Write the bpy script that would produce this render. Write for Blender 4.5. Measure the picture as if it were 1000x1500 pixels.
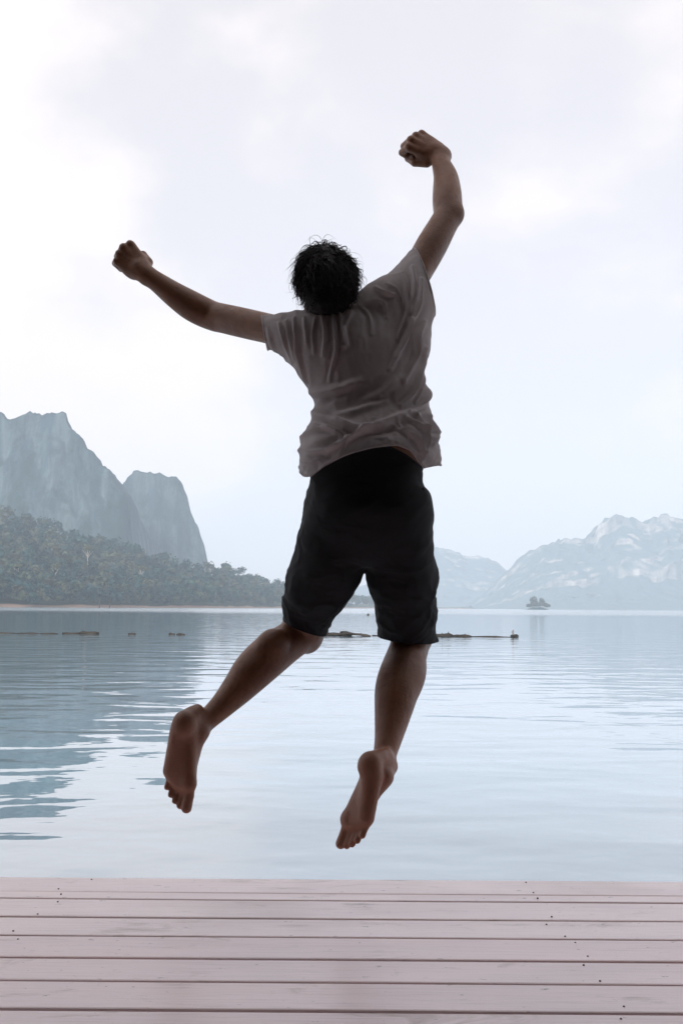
import bpy, bmesh, math, random
import numpy as np
from mathutils import Vector, Matrix

for o in list(bpy.data.objects):
    bpy.data.objects.remove(o, do_unlink=True)
scene = bpy.context.scene
COL = scene.collection
R = math.radians
random.seed(7)
RNG = np.random.default_rng(11)

# ------------------------------------------------------------------ camera
CAM_Z = 1.17                 # water is z = 0, deck top z = 0.42
TILT, ROLL = R(5.47), R(0.42)
F = 35.0 / 36.0 * 1500.0     # focal length in photo pixels (35 mm, portrait)
cam_d = bpy.data.cameras.new("camera")
cam_d.sensor_fit = 'VERTICAL'; cam_d.sensor_height = 36.0; cam_d.lens = 35.0
cam_d.clip_start = 0.05; cam_d.clip_end = 30000
cam = bpy.data.objects.new("camera", cam_d); COL.objects.link(cam)
MC = Matrix.Translation((0, 0, CAM_Z)) @ Matrix.Rotation(math.pi / 2 + TILT, 4, 'X') @ Matrix.Rotation(ROLL, 4, 'Z')
cam.matrix_world = MC
scene.camera = cam
RC = np.array(MC.to_3x3())


def W(u, v, y):
    """world point at depth y (metres from the camera plane) for a spot measured on the photograph"""
    d = RC @ np.array([(u - 500.0) / F, (750.0 - v) / F, -1.0])
    return np.array([0, 0, CAM_Z]) + d * (y / d[1])


# ------------------------------------------------------------------ world, sun, exposure
SUN_TO = Vector((-0.45, -0.75, 0.62)).normalized()
world = bpy.data.worlds.new("World"); scene.world = world
world.use_nodes = True
nt = world.node_tree; nt.nodes.clear()
wo = nt.nodes.new('ShaderNodeOutputWorld'); bg = nt.nodes.new('ShaderNodeBackground')
sky = nt.nodes.new('ShaderNodeTexSky'); sky.sky_type = 'NISHITA'; sky.sun_disc = False
sky.sun_elevation = math.asin(SUN_TO.z)
sky.sun_rotation = math.atan2(SUN_TO.x, SUN_TO.y)
sky.dust_density = 4.0; sky.air_density = 1.0; sky.ozone_density = 1.0
tc = nt.nodes.new('ShaderNodeTexCoord')
mp = nt.nodes.new('ShaderNodeMapping'); mp.inputs['Scale'].default_value = (1.0, 1.0, 1.5)
mp.inputs['Location'].default_value = (2.2, -0.7, 0.3)
n1 = nt.nodes.new('ShaderNodeTexNoise'); n1.inputs['Scale'].default_value = 2.6
n1.inputs['Detail'].default_value = 7; n1.inputs['Roughness'].default_value = 0.52; n1.inputs['Distortion'].default_value = 0.15
cr = nt.nodes.new('ShaderNodeMapRange'); cr.interpolation_type = 'SMOOTHERSTEP'
cr.inputs['From Min'].default_value = 0.44; cr.inputs['From Max'].default_value = 0.66
cr.inputs['To Min'].default_value = 0.70; cr.inputs['To Max'].default_value = 1.0
mx = nt.nodes.new('ShaderNodeMix'); mx.data_type = 'RGBA'
mx.inputs['B'].default_value = (6.2, 5.75, 5.65, 1)      # thin bright cloud / haze veil, in sky units
L = nt.links.new
L(tc.outputs['Generated'], mp.inputs['Vector']); L(mp.outputs[0], n1.inputs['Vector'])
L(n1.outputs['Fac'], cr.inputs['Value']); L(cr.outputs[0], mx.inputs['Factor'])
L(sky.outputs[0], mx.inputs['A']); L(mx.outputs['Result'], bg.inputs['Color'])
bg.inputs['Strength'].default_value = 0.10
L(bg.outputs[0], wo.inputs['Surface'])

sd = bpy.data.lights.new("sun", 'SUN'); sd.energy = 2.0; sd.angle = R(10); sd.color = (1.0, 0.95, 0.88)
sun = bpy.data.objects.new("sun", sd); COL.objects.link(sun)
sun.rotation_euler = (-SUN_TO).to_track_quat('-Z', 'Y').to_euler()
sun.location = (-20, -20, 30)

vs = scene.view_settings
scene.display_settings.display_device = 'sRGB'
vs.view_transform = 'Standard'; vs.look = 'None'; vs.gamma = 1.0; vs.exposure = 0.88; vs.use_curve_mapping = False
scene.render.engine = 'CYCLES'
scene.cycles.volume_bounces = 2
scene.cycles.max_bounces = 10


# ------------------------------------------------------------------ helpers
def mat(name, color=(.5, .5, .5), rough=.6, **kw):
    m = bpy.data.materials.new(name); m.use_nodes = True
    b = m.node_tree.nodes['Principled BSDF']
    b.inputs['Base Color'].default_value = (*color, 1); b.inputs['Roughness'].default_value = rough
    for k, v in kw.items():
        b.inputs[k].default_value = v
    return m, m.node_tree, b


class N:
    """tiny node-graph helper"""
    def __init__(s, tree): s.t = tree
    def add(s, kind, **props):
        n = s.t.nodes.new('ShaderNode' + kind)
        for k, v in props.items():
            if k in n.inputs.keys() or k.startswith('in_'):
                n.inputs[k].default_value = v
            else:
                setattr(n, k, v)
        return n
    def link(s, a, b): s.t.links.new(a, b)
    def coord(s, kind='Object', scale=(1, 1, 1), rot=(0, 0, 0)):
        t = s.add('TexCoord'); m = s.add('Mapping')
        m.inputs['Scale'].default_value = scale; m.inputs['Rotation'].default_value = rot
        s.link(t.outputs[kind], m.inputs['Vector']); return m.outputs[0]
    def noise(s, vec, scale, detail=4, rough=.55, dist=0.0):
        n = s.add('TexNoise'); n.inputs['Scale'].default_value = scale; n.inputs['Detail'].default_value = detail
        n.inputs['Roughness'].default_value = rough; n.inputs['Distortion'].default_value = dist
        if vec is not None: s.link(vec, n.inputs['Vector'])
        return n.outputs['Fac']
    def rng(s, val, a, b, c=0.0, d=1.0):
        n = s.add('MapRange'); n.inputs['From Min'].default_value = a; n.inputs['From Max'].default_value = b
        n.inputs['To Min'].default_value = c; n.inputs['To Max'].default_value = d
        s.link(val, n.inputs['Value']); return n.outputs[0]
    def mix(s, fac, a, b, blend='MIX'):
        n = s.add('Mix', data_type='RGBA', blend_type=blend)
        for key, val in (('Factor', fac), ('A', a), ('B', b)):
            i = n.inputs[key] if key != 'Factor' else n.inputs[0]
            if key in 'AB': i = [q for q in n.inputs if q.name == key and q.type == 'RGBA'][0]
            if isinstance(val, (int, float)): i.default_value = val
            elif isinstance(val, tuple): i.default_value = (*val, 1)
            else: s.link(val, i)
        return [q for q in n.outputs if q.type == 'RGBA'][0]
    def math(s, op, a, b=None):
        n = s.add('Math', operation=op)
        for i, v in enumerate((a, b)):
            if v is None: continue
            if isinstance(v, (int, float)): n.inputs[i].default_value = v
            else: s.link(v, n.inputs[i])
        return n.outputs[0]
    def bump(s, h, strength=1.0, dist=1.0, normal=None):
        n = s.add('Bump'); n.inputs['Strength'].default_value = strength; n.inputs['Distance'].default_value = dist
        s.link(h, n.inputs['Height'])
        if normal is not None: s.link(normal, n.inputs['Normal'])
        return n.outputs[0]


def mesh_np(name, verts, faces, smooth=True, colors=None):
    """fast mesh from numpy arrays; faces (n,k)"""
    verts = np.asarray(verts, dtype=np.float32); faces = np.asarray(faces, dtype=np.int32)
    me = bpy.data.meshes.new(name)
    k = faces.shape[1]
    me.vertices.add(len(verts)); me.vertices.foreach_set('co', verts.ravel())
    me.loops.add(faces.size); me.loops.foreach_set('vertex_index', faces.ravel())
    me.polygons.add(len(faces))
    me.polygons.foreach_set('loop_start', np.arange(0, faces.size, k, dtype=np.int32))
    try:
        me.polygons.foreach_set('loop_total', np.full(len(faces), k, dtype=np.int32))
    except Exception:
        pass
    me.update(calc_edges=True)
    me.polygons.foreach_set('use_smooth', np.full(len(faces), smooth, dtype=bool))
    if colors is not None:
        at = me.attributes.new('tint', 'FLOAT_COLOR', 'POINT')
        c = np.ones((len(verts), 4), dtype=np.float32); c[:, :3] = colors
        at.data.foreach_set('color', c.ravel())
    me.validate(); me.update()
    return me


def obj(name, me, m=None, parent=None, loc=None):
    o = bpy.data.objects.new(name, me); COL.objects.link(o)
    if m is not None and me is not None: me.materials.append(m)
    if parent is not None: o.parent = parent
    if loc is not None: o.location = loc
    return o


def empty(name, loc=(0, 0, 0)):
    o = bpy.data.objects.new(name, None); COL.objects.link(o); o.location = loc; o.empty_display_size = .1
    return o


def tag(o, label=None, cat=None, group=None, kind=None):
    if label: o['label'] = label
    if cat: o['category'] = cat
    if group: o['group'] = group
    if kind: o['kind'] = kind
    return o


def tube(path, rad, sides=8, cap=True):
    """verts, faces(quads) of a tube along path"""
    P = np.asarray(path, float); n = len(P)
    rad = np.full(n, rad, float) if np.isscalar(rad) else np.asarray(rad, float)
    T = np.gradient(P, axis=0); T /= np.linalg.norm(T, axis=1)[:, None] + 1e-12
    ref = np.array([0.0, 0, 1]) if abs(T[0][2]) < .9 else np.array([1.0, 0, 0])
    V = []
    a = np.arange(sides) / sides * 2 * math.pi
    nrm = np.cross(T[0], ref); nrm /= np.linalg.norm(nrm)
    for i in range(n):
        nrm = nrm - T[i] * np.dot(nrm, T[i]); nrm /= np.linalg.norm(nrm) + 1e-12
        b = np.cross(T[i], nrm)
        V.append(P[i] + rad[i] * (np.cos(a)[:, None] * nrm + np.sin(a)[:, None] * b))
    V = np.concatenate(V)
    Fc = []
    for i in range(n - 1):
        for j in range(sides):
            k = (j + 1) % sides
            Fc.append((i * sides + j, i * sides + k, (i + 1) * sides + k, (i + 1) * sides + j))
    if cap:
        for base, pt, flip in ((0, P[0], True), ((n - 1) * sides, P[-1], False)):
            c = len(V); V = np.vstack([V, pt[None]])
            for j in range(sides):
                k = (j + 1) % sides
                q = (base + j, base + k, c, c)
                Fc.append(q)
    return V, Fc


def mesh_py(name, V, Fc, smooth=True):
    me = bpy.data.meshes.new(name)
    Fc = [tuple(dict.fromkeys(f)) for f in Fc]
    me.from_pydata([tuple(map(float, v)) for v in V], [], Fc)
    me.polygons.foreach_set('use_smooth', np.full(len(me.polygons), smooth, dtype=bool))
    me.update(); return me


def box_me(name, x0, x1, y0, y1, z0, z1, bevel=0.0, seg=1):
    bm = bmesh.new(); bmesh.ops.create_cube(bm, size=1)
    for v in bm.verts:
        v.co = Vector((x0 if v.co.x < 0 else x1, y0 if v.co.y < 0 else y1, z0 if v.co.z < 0 else z1))
    if bevel: bmesh.ops.bevel(bm, geom=bm.edges[:], offset=bevel, segments=seg, affect='EDGES', profile=.6)
    me = bpy.data.meshes.new(name); bm.to_mesh(me); bm.free(); return me


# numpy value noise -------------------------------------------------
def _hash(ix, iy, iz, seed):
    h = (ix.astype(np.int64) * 374761393 + iy.astype(np.int64) * 668265263 + iz.astype(np.int64) * 2147483647 + seed * 1274126177) & 0xffffffff
    h = ((h ^ (h >> 13)) * 1274126177) & 0xffffffff
    return ((h ^ (h >> 16)) & 0xffff) / 65535.0


def vnoise(P, seed=0):
    P = np.asarray(P, float); i = np.floor(P).astype(np.int64); f = P - i; f = f * f * f * (f * (f * 6 - 15) + 10)
    r = 0
    for dx in (0, 1):
        wx = f[..., 0] if dx else 1 - f[..., 0]
        for dy in (0, 1):
            wy = f[..., 1] if dy else 1 - f[..., 1]
            for dz in (0, 1):
                wz = f[..., 2] if dz else 1 - f[..., 2]
                r = r + wx * wy * wz * _hash(i[..., 0] + dx, i[..., 1] + dy, i[..., 2] + dz, seed)
    return r * 2 - 1


def fbm(P, oct=4, seed=0, gain=.5):
    s, a, t = 0, 1.0, 0
    for k in range(oct):
        s = s + a * vnoise(np.asarray(P) * 2 ** k + 17.3 * k, seed + k); t += a; a *= gain
    return s / t


def ridged(P, oct=4, seed=0):
    s, a, t = 0, 1.0, 0
    for k in range(oct):
        s = s + a * (1 - 2 * np.abs(vnoise(np.asarray(P) * 2 ** k + 9.1 * k, seed + k))); t += a; a *= .5
    return s / t


def sstep(x, a, b):
    t = np.clip((x - a) / (b - a), 0, 1); return t * t * (3 - 2 * t)


# ================================================================== SETTING
# ------------------------------------------------------------------ water
m, t, b = mat('lake_water'); n = N(t)
t.nodes.remove(b)
vec = n.coord('Object')
g = n.add('NewGeometry'); sep = n.add('SeparateXYZ'); n.link(g.outputs['Position'], sep.inputs[0])
v1 = n.coord('Object', (.55, 1.0, 1)); v2 = n.coord('Object', (.8, 1.0, 1), (0, 0, .25))
big = n.noise(v1, 1.1, 2, .5, .3)
mid = n.noise(v2, 3.4, 2, .5, .2)
wind = n.rng(n.noise(n.coord('Object', (1, .35, 1)), .035, 3), .35, .65)
farw = n.rng(sep.outputs['Y'], 12, 120, 0, 1)
ruff = n.rng(sep.outputs['Y'], 150, 260, 0, 1)
a1 = n.math('MULTIPLY', big, n.math('ADD', .031, n.math('MULTIPLY', farw, .014)))
a2 = n.math('MULTIPLY', mid, n.math('ADD', .0034, n.math('MULTIPLY', n.math('MULTIPLY', wind, farw), .006)))
a3 = n.math('MULTIPLY', n.noise(vec, 1.7, 3, .6), n.math('MULTIPLY', ruff, .16))
h = n.math('ADD', n.math('ADD', a1, a2), a3)
nor = n.bump(h, 1.0, 1.0)
gl = n.add('BsdfGlossy', distribution='GGX'); gl.inputs['Color'].default_value = (.98, .98, 1, 1)
n.link(n.math('MULTIPLY_ADD' if False else 'ADD', .03, n.math('MULTIPLY', ruff, .12)), gl.inputs['Roughness'])
df = n.add('BsdfDiffuse'); df.inputs['Color'].default_value = (.0, .14, .19, 1)
n.link(nor, gl.inputs['Normal'])
fr = n.add('Fresnel'); fr.inputs['IOR'].default_value = 1.33; n.link(nor, fr.inputs['Normal'])
ms = n.add('MixShader')
n.link(n.rng(fr.outputs[0], .02, .55, .41, .95), ms.inputs[0])
n.link(df.outputs[0], ms.inputs[1]); n.link(gl.outputs[0], ms.inputs[2])
n.link(ms.outputs[0], t.nodes['Material Output'].inputs['Surface'])
M_WATER = m
bm = bmesh.new()
for co in ((-7000, -400, 0), (7000, -400, 0), (7000, 9000, 0), (-7000, 9000, 0)): bm.verts.new(co)
bm.faces.new(bm.verts); me = bpy.data.meshes.new('lake_water'); bm.to_mesh(me); bm.free()
tag(obj('lake_water', me, M_WATER), kind='structure')

# ------------------------------------------------------------------ mountains
def rock_material(name, rock, rock2, green, gmin, gmax, scale):
    m, t, b = mat(name, rough=.95); n = N(t)
    v = n.coord('Object', (1, 1, .35)); v2 = n.coord('Object')
    streak = n.noise(n.coord('Object', (1, 1, .10)), .045 * scale, 6, .62, .4)
    c = n.mix(n.rng(streak, .42, .62), rock, rock2)
    veg = n.rng(n.noise(v, .012 * scale, 8, .66, .5), gmin, gmax)
    g = n.add('NewGeometry'); sp = n.add('SeparateXYZ'); n.link(g.outputs['Normal'], sp.inputs[0])
    up = n.rng(sp.outputs['Z'], .25, .6)
    f = n.math('MAXIMUM', veg, up)
    gc = n.mix(n.noise(v2, .08 * scale, 5, .7), tuple(q * .6 for q in green), tuple(q * 1.5 for q in green))
    n.link(n.mix(f, c, gc), b.inputs['Base Color'])
    n.link(n.bump(n.noise(v2, .09 * scale, 8, .7), 1.0, 6.0 / scale if scale > 1.3 else 2.2), b.inputs['Normal'])
    return m


M_CLIFF = rock_material('haze_tinted_limestone', (.022, .058, .075), (.09, .135, .15), (.008, .036, .038), .46, .57, 1.6)  # dark teal rock colour stands in for shade and bluer haze
M_FAR = rock_material('haze_paled_limestone_scrub', (.26, .26, .26), (.46, .43, .41), (.08, .115, .12), .42, .60, 1.1)  # rock and scrub colours lifted in place of thicker haze


def massif(name, prof, Y, front, back, cliff, m, seed, step=6.0, amp=14., rows=56, foot=.3):
    """rocky ridge: profile measured as (u, v) on the skyline, standing at distance Y"""
    pts = np.array([W(u, v, Y) for u, v in prof])
    xs = np.arange(pts[0, 0], pts[-1, 0], step)
    top = np.interp(xs, pts[:, 0], pts[:, 2])
    nx = len(xs)
    nb = rows // 3
    tf = np.linspace(0, 1, rows); tb = np.linspace(0, 1, nb)[1:]
    V = np.zeros((nx, rows + nb - 1, 3))
    # front: foot slope then steep cliff
    zf = np.where(tf < .35, foot * (tf / .35) ** 1.3, foot + (1 - foot) * ((tf - .35) / .65) ** (1 / 1.15))
    yf = np.where(tf < .35, -front + (front - cliff) * (tf / .35), -cliff + cliff * sstep((tf - .35) / .65, 0, 1) * 1.0)
    for i in range(nx):
        V[i, :rows, 0] = xs[i]; V[i, :rows, 1] = Y + yf; V[i, :rows, 2] = -4 + (top[i] + 4) * zf
        V[i, rows:, 0] = xs[i]; V[i, rows:, 1] = Y + back * tb; V[i, rows:, 2] = -4 + (top[i] + 4) * (1 - tb ** 2)
    P = V.reshape(-1, 3)
    w = np.clip((P[:, 2]) / 25, 0, 1)
    q = P / np.array([60., 60., 190.])
    dis = ridged(q, 5, seed) * amp * 1.5 + fbm(P / np.array([22., 22., 60.]), 3, seed + 5) * amp * .45
    P[:, 1] -= dis * w
    P[:, 0] += fbm(P / 70., 3, seed + 9) * amp * .4 * w
    relz = np.tile(np.concatenate([zf, 1 - tb ** 2]), nx)
    P[:, 2] += fbm(np.c_[P[:, 0] / 14., P[:, 1] / 40., P[:, 2] / 30.], 4, seed + 3) * amp * .42 * w
    P[:, 2] += np.abs(fbm(np.c_[P[:, 0] / 4.5, P[:, 1] / 6., P[:, 0] * 0], 2, seed + 13)) * amp * .45 * np.clip((relz - .8) * 5, 0, 1)
    nr = rows + nb - 1
    ii, jj = np.meshgrid(np.arange(nx - 1), np.arange(nr - 1), indexing='ij')
    a = ii * nr + jj
    Fc = np.stack([a, a + nr, a + nr + 1, a + 1], -1).reshape(-1, 4)
    return tag(obj(name, mesh_np(name, P, Fc), m), kind='structure')


massif('limestone_cliff', [(-420, 700), (-330, 640), (-220, 600), (-120, 570), (-60, 575), (-25, 585), (0, 603), (12, 622), (25, 616), (40, 609), (70, 606), (93, 610), (97, 629), (108, 634),
                           (118, 640), (121, 655), (134, 660), (139, 668), (146, 687), (164, 690), (172, 705), (181, 716), (190, 735), (197, 790), (205, 885)],
       1200, 260, 200, 46, M_CLIFF, 3, step=3.0, amp=15, rows=80, foot=.22)
massif('limestone_tower', [(120, 880), (150, 780), (172, 722), (184, 708), (195, 696), (206, 690), (226, 694), (258, 699), (268, 714), (276, 750), (290, 776), (299, 800), (305, 835), (312, 880)],
       1420, 120, 120, 30, M_CLIFF, 21, step=3.0, amp=11, rows=80, foot=.15)
massif('limestone_hills', [(690, 889), (725, 862), (748, 837), (770, 815), (790, 803), (820, 793), (850, 792), (868, 786), (879, 770), (896, 757), (912, 757), (930, 766), (944, 770),
                           (950, 761), (965, 756), (1000, 760), (1060, 745), (1130, 770), (1220, 740), (1320, 790), (1450, 820)],
       2600, 420, 500, 120, M_FAR, 41, step=8, amp=22, rows=72, foot=.35)
massif('distant_hills', [(300, 885), (380, 868), (470, 862), (540, 860), (590, 835), (636, 803), (655, 806), (680, 815), (702, 818), (722, 823), (737, 833), (752, 838), (800, 830), (860, 850)],
       3300, 500, 500, 160, M_FAR, 61, step=10, amp=22, rows=60, foot=.35)

# ------------------------------------------------------------------ forested shore
SH_U = np.array([-260, 0, 120, 300, 440, 545, 600, 690])
SH_D = np.array([430, 520, 560, 690, 930, 1350, 1700, 2150.])
TOP_U = np.array([-260, 0, 60, 100, 200, 260, 300, 330, 370, 400, 440, 500, 545, 600, 690])
TOP_V = np.array([700, 735, 752, 765, 795, 815, 827, 832, 843, 851, 859, 868, 873, 880, 886])


def hill_point(u, tt):
    """u: bearing column, tt: 0 at the water .. 1 at the back of the slope"""
    u = np.asarray(u, float); tt = np.asarray(tt, float)
    D = np.interp(u, SH_U, SH_D); depth = np.interp(u, [-260, 300, 690], [420, 260, 160])
    az = (u - 500) / F
    d1 = D + depth * tt
    Dt = D + depth
    H = np.maximum((889.5 - np.interp(u, TOP_U, TOP_V)) / F * Dt + CAM_Z - 15, 2.5)
    z = -1.0 + 2.6 * sstep(tt, 0, .02) + (H - 1.6) * np.clip((tt - .02) / .98, 0, 1) ** 1.15
    x = az * d1
    z = z + fbm(np.stack([x / 60, d1 / 60, 0 * x], -1), 3, 5) * 5 * np.clip(tt * 3, 0, 1)
    return np.stack([x, d1, z], -1)


uu = np.linspace(-260, 690, 240); tt = np.concatenate([np.linspace(0, .06, 8), np.linspace(.08, 1, 34)])
G = hill_point(*np.meshgrid(uu, tt, indexing='ij'))
wob = fbm(np.stack([G[..., 0] / 12, G[..., 1] / 40, 0 * G[..., 0]], -1), 3, 8)
G[..., 1] += wob * 4
nr = len(tt); ii, jj = np.meshgrid(np.arange(len(uu) - 1), np.arange(nr - 1), indexing='ij'); a = ii * nr + jj
m, t, b = mat('shore_soil', rough=.95); n = N(t)
g = n.add('NewGeometry'); sp = n.add('SeparateXYZ'); n.link(g.outputs['Position'], sp.inputs[0])
zz = n.math('ADD', sp.outputs['Z'], n.math('MULTIPLY', n.noise(n.coord('Object'), .035, 4), 3.2))
c = n.mix(n.rng(zz, 2.7, 3.3), (.34, .23, .17), (.045, .06, .03))
n.link(c, b.inputs['Base Color'])
tag(obj('hillside', mesh_np('hillside', G.reshape(-1, 3), np.stack([a, a + nr, a + nr + 1, a + 1], -1).reshape(-1, 4)), m), kind='structure')

# foliage
m, t, b = mat('foliage', rough=.8); n = N(t)
at = n.add('Attribute', attribute_name='tint')
n.link(at.outputs['Color'], b.inputs['Base Color'])
tr = n.add('BsdfTranslucent'); n.link(at.outputs['Color'], tr.inputs['Color'])
ms = n.add('MixShader'); ms.inputs[0].default_value = .25
n.link(b.outputs[0], ms.inputs[1]); n.link(tr.outputs[0], ms.inputs[2]); n.link(ms.outputs[0], t.nodes['Material Output'].inputs['Surface'])
M_LEAF = m
M_BARK, t, b = mat('pale_bark', (.42, .38, .33), .9); n = N(t)
n.link(n.mix(n.noise(n.coord('Object', (1, 1, .2)), .9, 5), (.25, .22, .19), (.5, .46, .4)), b.inputs['Base Color'])


def crown(center, rx, rz, nleaf, size, rng, lobes=7):
    """leaf clump quads spread over lobes of a crown: verts (4n,3)"""
    lc = rng.normal(size=(lobes, 3)); lc /= np.linalg.norm(lc, axis=1)[:, None]
    lc *= rng.uniform(.25, .75, (lobes, 1)); lc[:, 2] = np.abs(lc[:, 2]) * .9 - .15
    which = rng.integers(0, lobes, nleaf)
    d = rng.normal(size=(nleaf, 3)); d /= np.linalg.norm(d, axis=1)[:, None]
    p = lc[which] + d * (rng.uniform(.55, 1, (nleaf, 1)) ** .5) * rng.uniform(.32, .52, lobes)[which][:, None]
    p = p * np.array([rx, rx, rz]) + center
    nrm = d + rng.normal(size=(nleaf, 3)) * .45; nrm[:, 2] += .25
    nrm /= np.linalg.norm(nrm, axis=1)[:, None]
    up = rng.normal(size=(nleaf, 3)); t1 = np.cross(nrm, up); t1 /= np.linalg.norm(t1, axis=1)[:, None]; t2 = np.cross(nrm, t1)
    s = size * rng.uniform(.6, 1.3, (nleaf, 1)); s2 = s * rng.uniform(.5, 1, (nleaf, 1))
    return np.stack([p - t1 * s, p - t2 * s2, p + t1 * s, p + t2 * s2], 1).reshape(-1, 3)


GREENS = .8 * np.array([(.018, .070, .060), (.030, .080, .055), (.012, .056, .058), (.070, .10, .055), (.016, .060, .066), (.085, .10, .06)])  # greens leaned towards teal in place of bluer haze
FV, FC = [], []
rng = np.random.default_rng(5)
for k in range(2300):
    u = rng.uniform(-250, 640) if k % 3 else rng.uniform(-40, 430)
    tq = rng.uniform(.012, 1.0) ** 1.25
    if k % 5 == 0: tq = rng.uniform(.012, .06)
    p = hill_point(u, tq)
    hgt = rng.uniform(7, 18) * (1.25 if rng.random() < .08 else 1)
    if tq < .05: hgt *= rng.uniform(.45, .9)
    rx = hgt * rng.uniform(.30, .46)
    vq = crown(p + np.array([0, 0, hgt * .58]), rx, hgt * .46, 78, rx * .20, rng)
    tint = GREENS[rng.integers(0, len(GREENS))] * rng.uniform(.55, 1.55)
    FV.append(vq); FC.append(np.tile(tint, (len(vq), 1)) * rng.uniform(.85, 1.15, (len(vq) // 4, 1)).repeat(4, 0))
FV = np.concatenate(FV); FC = np.concatenate(FC)
forest = obj('forest', mesh_np('forest', FV, np.arange(len(FV)).reshape(-1, 4), False, FC), M_LEAF)
tag(forest, 'hazy green jungle covering the slope under the grey cliff', 'forest', kind='stuff')


def tree(base, hgt, rx, label, group, seed, trunk_frac=.45, nleaf=260, name='jungle_tree', tint=None):
    rng = np.random.default_rng(seed)
    root = empty(name, base); tag(root, label, 'tree', group)
    lean = rng.normal(size=2) * .04 * hgt
    path = [(lean[0] * s * s, lean[1] * s * s, -1 + (hgt * .8 + 1) * s) for s in np.linspace(0, 1, 7)]
    V, Fc = tube(path, np.linspace(hgt * .022, hgt * .008, 7), 7)
    V = list(V); Fc = list(Fc)
    for k in range(5):
        s = rng.uniform(trunk_frac, .75); a = rng.uniform(0, 6.28)
        p0 = np.array([lean[0] * s * s, lean[1] * s * s, hgt * .8 * s]); p1 = p0 + np.array([math.cos(a) * rx * .7, math.sin(a) * rx * .7, hgt * .2])
        v, f = tube([p0, (p0 + p1) / 2 + np.array([0, 0, hgt * .02]), p1], [hgt * .009, hgt * .006, hgt * .003], 5)
        f = [tuple(i + len(V) for i in q) for q in f]; V += list(v); Fc += f
    obj('trunk', mesh_py('trunk', V, Fc), M_BARK, root)
    rz = hgt * (1 - trunk_frac) * .55
    vq = crown(np.array([lean[0], lean[1], hgt - rz]), rx, rz, nleaf, rx * .13, rng, 9)
    tint = GREENS[rng.integers(0, len(GREENS))] * rng.uniform(.8, 1.2) if tint is None else np.array(tint)
    cc = np.tile(tint, (len(vq), 1)) * rng.uniform(.7, 1.25, (len(vq) // 4, 1)).repeat(4, 0)
    obj('crown', mesh_np('crown', vq, np.arange(len(vq)).reshape(-1, 4), False, cc), M_LEAF, root)
    return root


ORD = ['first', 'second', 'third', 'fourth', 'fifth', 'sixth', 'seventh', 'eighth', 'ninth', 'tenth']
for k, (u, tq, hh) in enumerate([(308, .95, 19), (318, .8, 17), (329, .95, 20), (343, .9, 16), (352, .95, 21), (364, .8, 17), (377, .95, 19), (389, .9, 18), (401, .9, 22), (410, .8, 17)]):
    p = hill_point(u, tq)
    tree(p, hh, hh * .33, ORD[k] + ' dark tree, counted from the cliff, standing out on the low skyline', 'trees along the low skyline', 100 + k, .4)
for k, (u, tq, hh) in enumerate([(130, .35, 24), (30, .12, 20), (84, .18, 19), (208, .2, 22), (255, .3, 20)]):
    p = hill_point(u, tq)
    tree(p, hh, hh * .22, ORD[(2, 0, 1, 3, 4)[k]] + ' tall pale-trunked tree from the left edge, rising out of the jungle', 'pale-trunked trees on the slope', 140 + k, .68, 160, tint=(.10, .11, .05))

# islet with bushes on the right
IY = 1250
ic = W(787, 893, IY); ic[2] = 0
P = []; Fq = []
nu, nv = 40, 14
for i in range(nu):
    for j in range(nv):
        a_ = 2 * math.pi * i / nu; r_ = 1 - j / (nv - 1)
        P.append((math.cos(a_) * 16.5 * r_, math.sin(a_) * 9 * r_, -1.5 + 4.6 * (1 - r_ ** 2.2)))
P = np.array(P); P[:, 2] += fbm(P / 3.0, 3, 2) * 1.0; P += ic
for i in range(nu):
    for j in range(nv - 1):
        k = (i + 1) % nu; Fq.append((i * nv + j, k * nv + j, k * nv + j + 1, i * nv + j + 1))
tag(obj('islet', mesh_np('islet', P, np.array(Fq)), M_CLIFF), kind='structure')
for k, (dx, hh, rx, lab) in enumerate([(-4.5, 19, 5.5, 'tallest tree on the small islet in the lake, left side'), (4.5, 15.5, 5.0, 'slimmer tree on the right half of the small islet'),
                                       (-11, 6.5, 5.0, 'low bush at the left tip of the small islet'), (11.5, 7.5, 5.5, 'low bush at the right tip of the small islet'),
                                       (0, 10, 6.5, 'round bush between the two trees of the small islet'), (-7, 8.5, 6.0, 'bush at the foot of the tallest islet tree'), (7.5, 9, 6.0, 'bush at the foot of the slimmer islet tree')]):
    tree(ic + np.array([dx, 0, 1.5]), hh, rx, lab, 'vegetation on the islet', 170 + k, .1, 620, 'islet_tree' if hh > 12 else 'islet_bush', (.035, .055, .035))

# ------------------------------------------------------------------ haze (even air)
hz = box_me('haze', -4000, 4000, -300, 3950, -6, 330)
m = bpy.data.materials.new('lake_haze'); m.use_nodes = True; t = m.node_tree; t.nodes.clear()
o_ = t.nodes.new('ShaderNodeOutputMaterial'); pv = t.nodes.new('ShaderNodeVolumePrincipled')
pv.inputs['Color'].default_value = (.745, .86, 1.0, 1); pv.inputs['Density'].default_value = 0.00033; pv.inputs['Anisotropy'].default_value = 0.0
t.links.new(pv.outputs[0], o_.inputs['Volume'])
tag(obj('haze', hz, m), 'pale blue haze over the lake and cliffs', 'haze', kind='stuff')

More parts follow.
